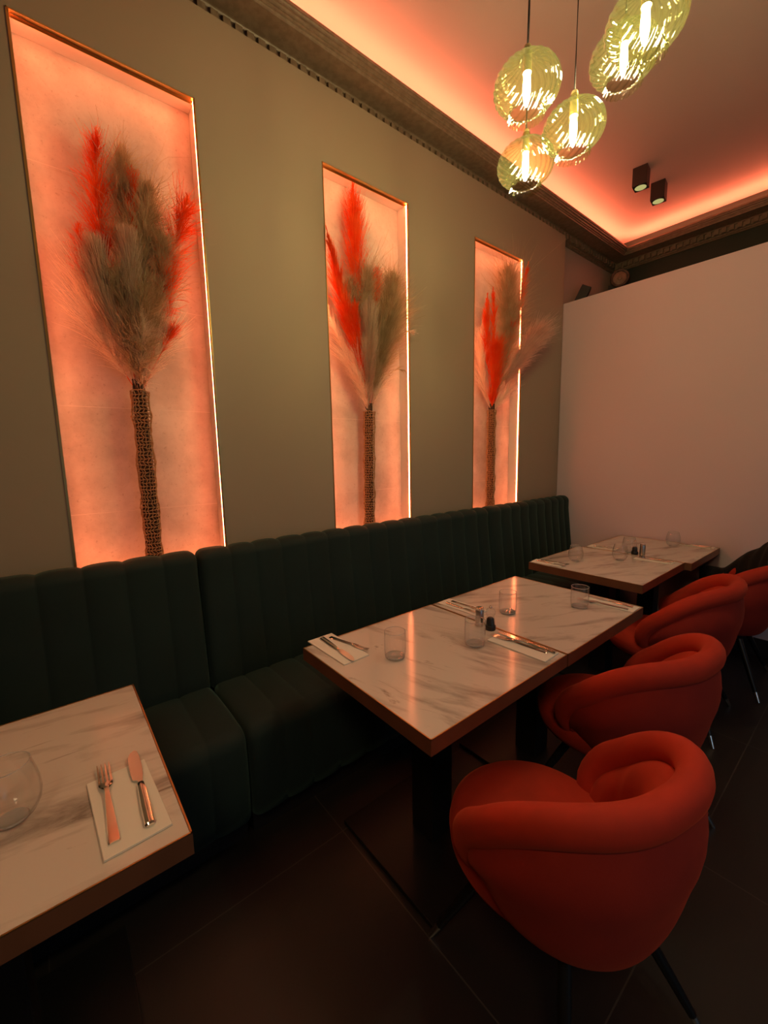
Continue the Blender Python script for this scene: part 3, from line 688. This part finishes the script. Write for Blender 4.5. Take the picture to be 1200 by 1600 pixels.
# ------------------------------------------------------------------ pampas bouquets
def smooth_path(pts, n=24):
    P = np.array(pts, float); t = np.linspace(0, 1, len(P)); tt = np.linspace(0, 1, n)
    d = np.gradient(P, axis=0); out = []
    for u in tt:
        i = min(int(u * (len(P) - 1)), len(P) - 2); w = u * (len(P) - 1) - i
        h0 = 2 * w ** 3 - 3 * w ** 2 + 1; h1 = w ** 3 - 2 * w ** 2 + w; h2 = -2 * w ** 3 + 3 * w ** 2; h3 = w ** 3 - w ** 2
        out.append(h0 * P[i] + h1 * d[i] + h2 * P[i + 1] + h3 * d[i + 1])
    return np.array(out)
def plume(name, path, width, m, parent, n=900, start=.25, droop=.3, spread=.5, curl=.2, fw=.0011, tipw=.35):
    """path: base -> tip points; fine fibres fan from the stem, angled towards the tip"""
    path = smooth_path(path, 30); K = len(path); T = np.gradient(path, axis=0); T /= np.linalg.norm(T, axis=1)[:, None]
    seg = 5; NT = max(8, n // 11); tu = rng.integers(0, NT, n); u = start + (1 - start) * np.clip((rng.random(NT) ** .9)[tu] + rng.normal(size=n) * .012, 0, 1); L = np.linalg.norm(np.diff(path, axis=0), axis=1).sum()
    idx = u * (K - 1); i0 = np.clip(idx.astype(int), 0, K - 2); w = (idx - i0)[:, None]
    base = path[i0] * (1 - w) + path[i0 + 1] * w; t = T[i0]
    q = (u - start) / (1 - start)
    env = np.sin(PI * np.clip(q * .93 + .10, 0, 1)) ** .7 * (1 - tipw * q)
    env = np.maximum(env, .12)
    rd = rng.normal(size=(NT, 3)); rd /= np.linalg.norm(rd, axis=1)[:, None]; rd = rd[tu] + rng.normal(size=(n, 3)) * .22; rd -= (rd * t).sum(1)[:, None] * t; rd /= np.linalg.norm(rd, axis=1)[:, None]
    ang = spread * (.55 + .6 * rng.random(NT)[tu] + .10 * rng.normal(size=n))
    dirv = t * np.cos(ang)[:, None] + rd * np.sin(ang)[:, None]
    ln = (width * .5 * env * (.6 + .75 * rng.random(n)) / np.sin(np.maximum(ang, .25)))
    ln = np.minimum(ln, np.maximum((1 - u) * L * 1.15 + .03, .03) if tipw > .2 else ln)
    pts = [base]; d = dirv.copy(); p = base.copy(); g = np.array([0, 0, -1.0])
    cv = rng.normal(size=(NT, 3))[tu] * curl * .9 + rng.normal(size=(n, 3)) * curl * .45
    for s_ in range(seg):
        p = p + d * (ln / seg)[:, None]; pts.append(p.copy())
        d = d + g * droop / seg + cv / seg + rng.normal(size=(n, 3)) * curl * .25; d /= np.linalg.norm(d, axis=1)[:, None]
    pts = np.stack(pts, 1)                     # n, seg+1, 3
    side = np.cross(dirv, rng.normal(size=(n, 3))); side /= np.linalg.norm(side, axis=1)[:, None] + 1e-9
    wd = fw * np.linspace(1, .35, seg + 1)[None, :, None] * (.7 + .6 * rng.random((n, 1, 1)))
    A = pts - side[:, None, :] * wd; B = pts + side[:, None, :] * wd
    # keep fibres off the stone
    V = np.stack([A, B], 2).reshape(-1, 3); V[:, 0] = np.maximum(V[:, 0], -.098)
    base_i = (np.arange(n) * (seg + 1) * 2)[:, None] + (np.arange(seg) * 2)[None, :]
    F = np.stack([base_i, base_i + 1, base_i + 3, base_i + 2], -1).reshape(-1, 4)
    # stem
    sv, sf = tube_vf([Vector(p) for p in path[::3]], .0022, 5, up=Vector((1, 0, 0)))
    off = len(V); V = np.vstack([V, np.array([tuple(p) for p in sv])]); faces = F.tolist() + [[k + off for k in q] for q in sf]
    V = V - np.array(parent.location)
    me = bpy.data.meshes.new(name); me.from_pydata(V.tolist(), [], faces); me.materials.append(m); me.update()
    o = bpy.data.objects.new(name, me); COL.objects.link(o); o.parent = parent; return o
def bouquet(y0, y1, ztop, x0, plumes, label):
    """y0 top / y1 bottom of the wrapped stalk"""
    s = thing('pampas_bouquet', label, 'dried flowers', (x0, y1, ZB + .0005), 0, 'pampas grass bouquets in the niches')
    h = ztop - ZB; ly = y0 - y1; R = .034
    # bundle of stems
    bm = bmesh.new()
    for k in range(16):
        a = k * 2.4; r = R * .78 * math.sqrt((k + .5) / 16)
        vv, ff = tube_vf([Vector((r * math.cos(a), r * math.sin(a), .0)), Vector((r * math.cos(a + .3), ly * .5 + r * math.sin(a + .3), h * .5)), Vector((r * .8 * math.cos(a + .5), ly + r * .8 * math.sin(a + .5), h + .05))], .0058, 6)
        q = [bm.verts.new(p) for p in vv]
        for g in ff: bm.faces.new([q[i] for i in g])
    from_bm('stems', bm, M['stems'], s, True)
    # jute net sleeve
    NA, NZ = 15, int(h / .015); v = []
    for j in range(NZ + 1):
        t = j / NZ; fl = 1 + .07 * math.sin(t * 23) + .05 * math.sin(t * 51 + 1)
        if t > .97: fl += (t - .97) * 4
        for i in range(NA):
            a = 2 * PI * (i + .5 * (j % 2)) / NA + rng.normal() * .05
            rr = R * fl * (1 + rng.normal() * .035)
            v.append((rr * math.cos(a) * .95, ly * t + rr * math.sin(a), .002 + (h - .002) * t + (rng.normal() * .0018 if j else 0)))
    me = bpy.data.meshes.new('net'); me.from_pydata(v, [], grid_faces(NZ + 1, NA, cv=True))
    o = link('jute_net', me, M['jute'], s)
    wf = o.modifiers.new('net', 'WIREFRAME'); wf.thickness = .0048; wf.use_even_offset = False; wf.use_boundary = True
    for kw in plumes:
        mt, pth, wdt = kw[0], kw[1], kw[2]; opt = kw[3] if len(kw) > 3 else {}
        xt = opt.pop('x', .0); pts = []
        full = list(pth)[::-1]                # base first
        for i, (yy, zz) in enumerate(full):
            q = i / (len(full) - 1); xx = x0 + .02 * (xt > x0) + (xt - x0) * q
            # keep the line of sight when moved off the plane the outline was measured on
            k_ = (CAM.x - xx) / (CAM.x - x0)
            pts.append((xx, CAM.y + (yy - CAM.y) * k_, CAM.z + (zz - CAM.z) * k_))
        pts[0] = (x0, y0, ztop - .02)
        plume('plume', pts, wdt, M[mt], s, **opt)
    return s
bouquet(.345, .342, 1.765, -.025, [
    ('red', [(0.283, 2.752), (0.262, 2.448), (0.288, 2.121), (0.343, 1.781)], .13, dict(n=1300, start=.38, x=-.02, curl=.35)),
    ('red', [(0.191, 2.385), (0.197, 2.173), (0.250, 1.940), (0.339, 1.780)], .075, dict(n=600, start=.62, x=-.01, curl=.25)),
    ('coral', [(0.191, 2.30), (0.205, 2.10), (0.250, 1.930), (0.339, 1.780)], .15, dict(n=1300, start=.12, x=-.02, curl=.25, fw=.0008, spread=.42)),
    ('beige', [(0.363, 2.726), (0.350, 2.429), (0.351, 2.109), (0.348, 1.781)], .20, dict(n=2300, start=.36, x=-.01, curl=.8, spread=.8, droop=.2, tipw=.1)),
    ('beige', [(0.452, 2.621), (0.414, 2.375), (0.375, 2.062), (0.351, 1.781)], .21, dict(n=2300, start=.36, x=.01, curl=.8, spread=.8, droop=.2, tipw=.1)),
    ('grey', [(0.359, 2.403), (0.353, 2.210), (0.349, 1.980), (0.351, 1.781)], .085, dict(n=3000, start=.30, x=.085, curl=.10, spread=.25)),
    ('red', [(0.393, 2.659), (0.380, 2.439), (0.360, 2.110), (0.348, 1.781)], .05, dict(n=600, start=.6, x=.03, curl=.2, spread=.3)),
    ('red', [(0.606, 2.625), (0.523, 2.354), (0.454, 2.076), (0.360, 1.782)], .13, dict(n=1200, start=.45, x=.02, curl=.3, droop=.7, spread=.65, tipw=.1)),
    ('red', [(0.500, 2.30), (0.500, 2.17), (0.450, 2.03), (0.360, 1.782)], .13, dict(n=500, start=.45, x=.02, curl=.3, droop=.6, spread=.8, tipw=.0)),
    ('red', [(0.493, 2.051), (0.461, 1.970), (0.407, 1.870), (0.360, 1.782)], .07, dict(n=350, start=.5, x=.02)),
    ('coral', [(0.480, 2.06), (0.445, 1.960), (0.400, 1.870), (0.360, 1.782)], .12, dict(n=900, start=.1, x=.0, fw=.0008, tipw=.1)),
    ('beige', [(0.480, 2.428), (0.465, 2.261), (0.412, 1.990), (0.355, 1.782)], .17, dict(n=1800, start=.30, x=.03, curl=1.0, spread=.7, tipw=.1)),
    ('grey', [(0.235, 2.336), (0.258, 2.114), (0.300, 1.921), (0.343, 1.781)], .11, dict(n=3000, start=.3, x=.05, curl=.10, spread=.27)),
    ('beige', [(0.31, 2.25), (0.31, 2.114), (0.325, 1.921), (0.343, 1.781)], .16, dict(n=1600, start=.15, x=.05, curl=1.0, spread=.6, tipw=.1)),
    ('beige', [(0.40, 2.20), (0.385, 2.06), (0.365, 1.90), (0.350, 1.781)], .17, dict(n=1800, start=.08, x=.06, curl=1.1, spread=.6, tipw=.1)),
    ('coral', [(0.385, 2.12), (0.380, 2.0), (0.362, 1.90), (0.350, 1.781)], .10, dict(n=700, start=.0, x=.075, curl=1.0, spread=.6, tipw=.1)),
], 'tall red and beige pampas bouquet in the large nearest niche')
bouquet(1.578, 1.557, 1.74, -.02, [
    ('red', [(1.501, 2.977), (1.508, 2.612), (1.533, 2.195), (1.576, 1.753)], .15, dict(n=2200, start=.42, x=-.02, curl=.12, spread=.34, tipw=.6)),
    ('red', [(1.314, 2.705), (1.400, 2.380), (1.482, 2.079), (1.566, 1.753)], .10, dict(n=2200, start=.2, x=.0, curl=.1, spread=.3, tipw=.4)),
    ('red', [(1.664, 2.588), (1.643, 2.359), (1.610, 2.059), (1.581, 1.753)], .075, dict(n=700, start=.55, x=.0, curl=.15, spread=.35)),
    ('red', [(1.493, 2.372), (1.503, 2.154), (1.543, 1.939), (1.576, 1.753)], .085, dict(n=1400, start=.25, x=.05, curl=.12, spread=.32)),
    ('grey', [(1.600, 2.393), (1.589, 2.167), (1.582, 1.943), (1.581, 1.753)], .105, dict(n=4200, start=.10, x=.10, curl=.10, spread=.24)),
    ('beige', [(1.790, 2.58), (1.755, 2.308), (1.685, 2.031), (1.591, 1.754)], .26, dict(n=4200, start=.22, x=.02, curl=.5, spread=.75, droop=.15, tipw=.1)),
    ('beige', [(1.730, 2.40), (1.700, 2.208), (1.655, 2.031), (1.591, 1.754)], .21, dict(n=3200, start=.12, x=.04, curl=.6, spread=.7, droop=.1, tipw=.1)),
    ('beige', [(1.563, 2.548), (1.565, 2.308), (1.576, 2.054), (1.581, 1.753)], .22, dict(n=1900, start=.5, x=-.02, curl=.9, spread=.8, tipw=.0)),
    ('beige', [(1.457, 2.489), (1.480, 2.255), (1.522, 2.011), (1.571, 1.753)], .15, dict(n=1300, start=.55, x=-.02, curl=.9, spread=.8, tipw=.0)),
    ('coral', [(1.70, 1.99), (1.672, 1.917), (1.628, 1.836), (1.591, 1.754)], .10, dict(n=500, start=.1, x=.0, fw=.0008)),
    ('coral', [(1.480, 2.10), (1.500, 1.98), (1.535, 1.87), (1.571, 1.753)], .12, dict(n=1000, start=.0, x=.0, fw=.0008, tipw=.1)),
    ('coral', [(1.300, 2.30), (1.400, 2.069), (1.495, 1.898), (1.571, 1.753)], .13, dict(n=700, start=.3, x=-.03, fw=.0007)),
    ('coral', [(2.000, 2.270), (1.841, 2.247), (1.715, 2.109), (1.586, 1.754)], .035, dict(n=150, start=.55, x=.05, spread=.4)),
    ('beige', [(1.888, 2.021), (1.792, 2.011), (1.685, 1.924), (1.586, 1.754)], .04, dict(n=110, start=.45, x=.04, spread=.5, droop=.8)),
], 'pampas bouquet with a tall red spike in the middle niche')
bouquet(2.795, 2.794, 1.81, -.015, [
    ('red', [(2.722, 2.660), (2.720, 2.384), (2.751, 2.105), (2.799, 1.811)], .07, dict(n=1500, start=.3, x=.03, curl=.1, spread=.3)),
    ('red', [(2.791, 2.720), (2.807, 2.445), (2.799, 2.110), (2.799, 1.811)], .055, dict(n=900, start=.5, x=.02, curl=.12, spread=.3)),
    ('red', [(2.840, 2.33), (2.830, 2.166), (2.815, 1.987), (2.805, 1.812)], .13, dict(n=2300, start=.06, x=.07, curl=.25, spread=.35, tipw=.2)),
    ('beige', [(2.984, 2.914), (2.988, 2.572), (2.931, 2.223), (2.807, 1.812)], .27, dict(n=3300, start=.30, x=.01, curl=.5, spread=.6, tipw=.15)),
    ('beige', [(3.020, 2.62), (2.988, 2.402), (2.911, 2.123), (2.807, 1.812)], .22, dict(n=2200, start=.12, x=.03, curl=.9, spread=.6, tipw=.1)),
    ('red', [(3.258, 3.022), (3.161, 2.704), (3.049, 2.337), (2.824, 1.812)], .07, dict(n=1100, start=.42, x=.06, curl=.2, spread=.3, tipw=.4)),
    ('red', [(3.060, 2.50), (3.030, 2.404), (2.95, 2.15), (2.824, 1.812)], .07, dict(n=500, start=.5, x=.06, curl=.3, spread=.5, tipw=.2)),
    ('coral', [(2.666, 2.465), (2.651, 2.233), (2.694, 2.003), (2.791, 1.811)], .11, dict(n=1100, start=.05, x=-.02, fw=.0008, curl=.15, spread=.3)),
    ('pinkp', [(3.504, 2.537), (3.263, 2.342), (3.023, 2.083), (2.816, 1.812)], .165, dict(n=4500, start=.25, x=.14, curl=.2, spread=.42, droop=.5, tipw=.15)),
    ('coral', [(3.10, 2.09), (3.0, 1.98), (2.9, 1.89), (2.816, 1.812)], .12, dict(n=700, start=.1, x=.02, fw=.0008, droop=.5)),
], 'pampas bouquet with a pale plume leaning out of the farthest niche')
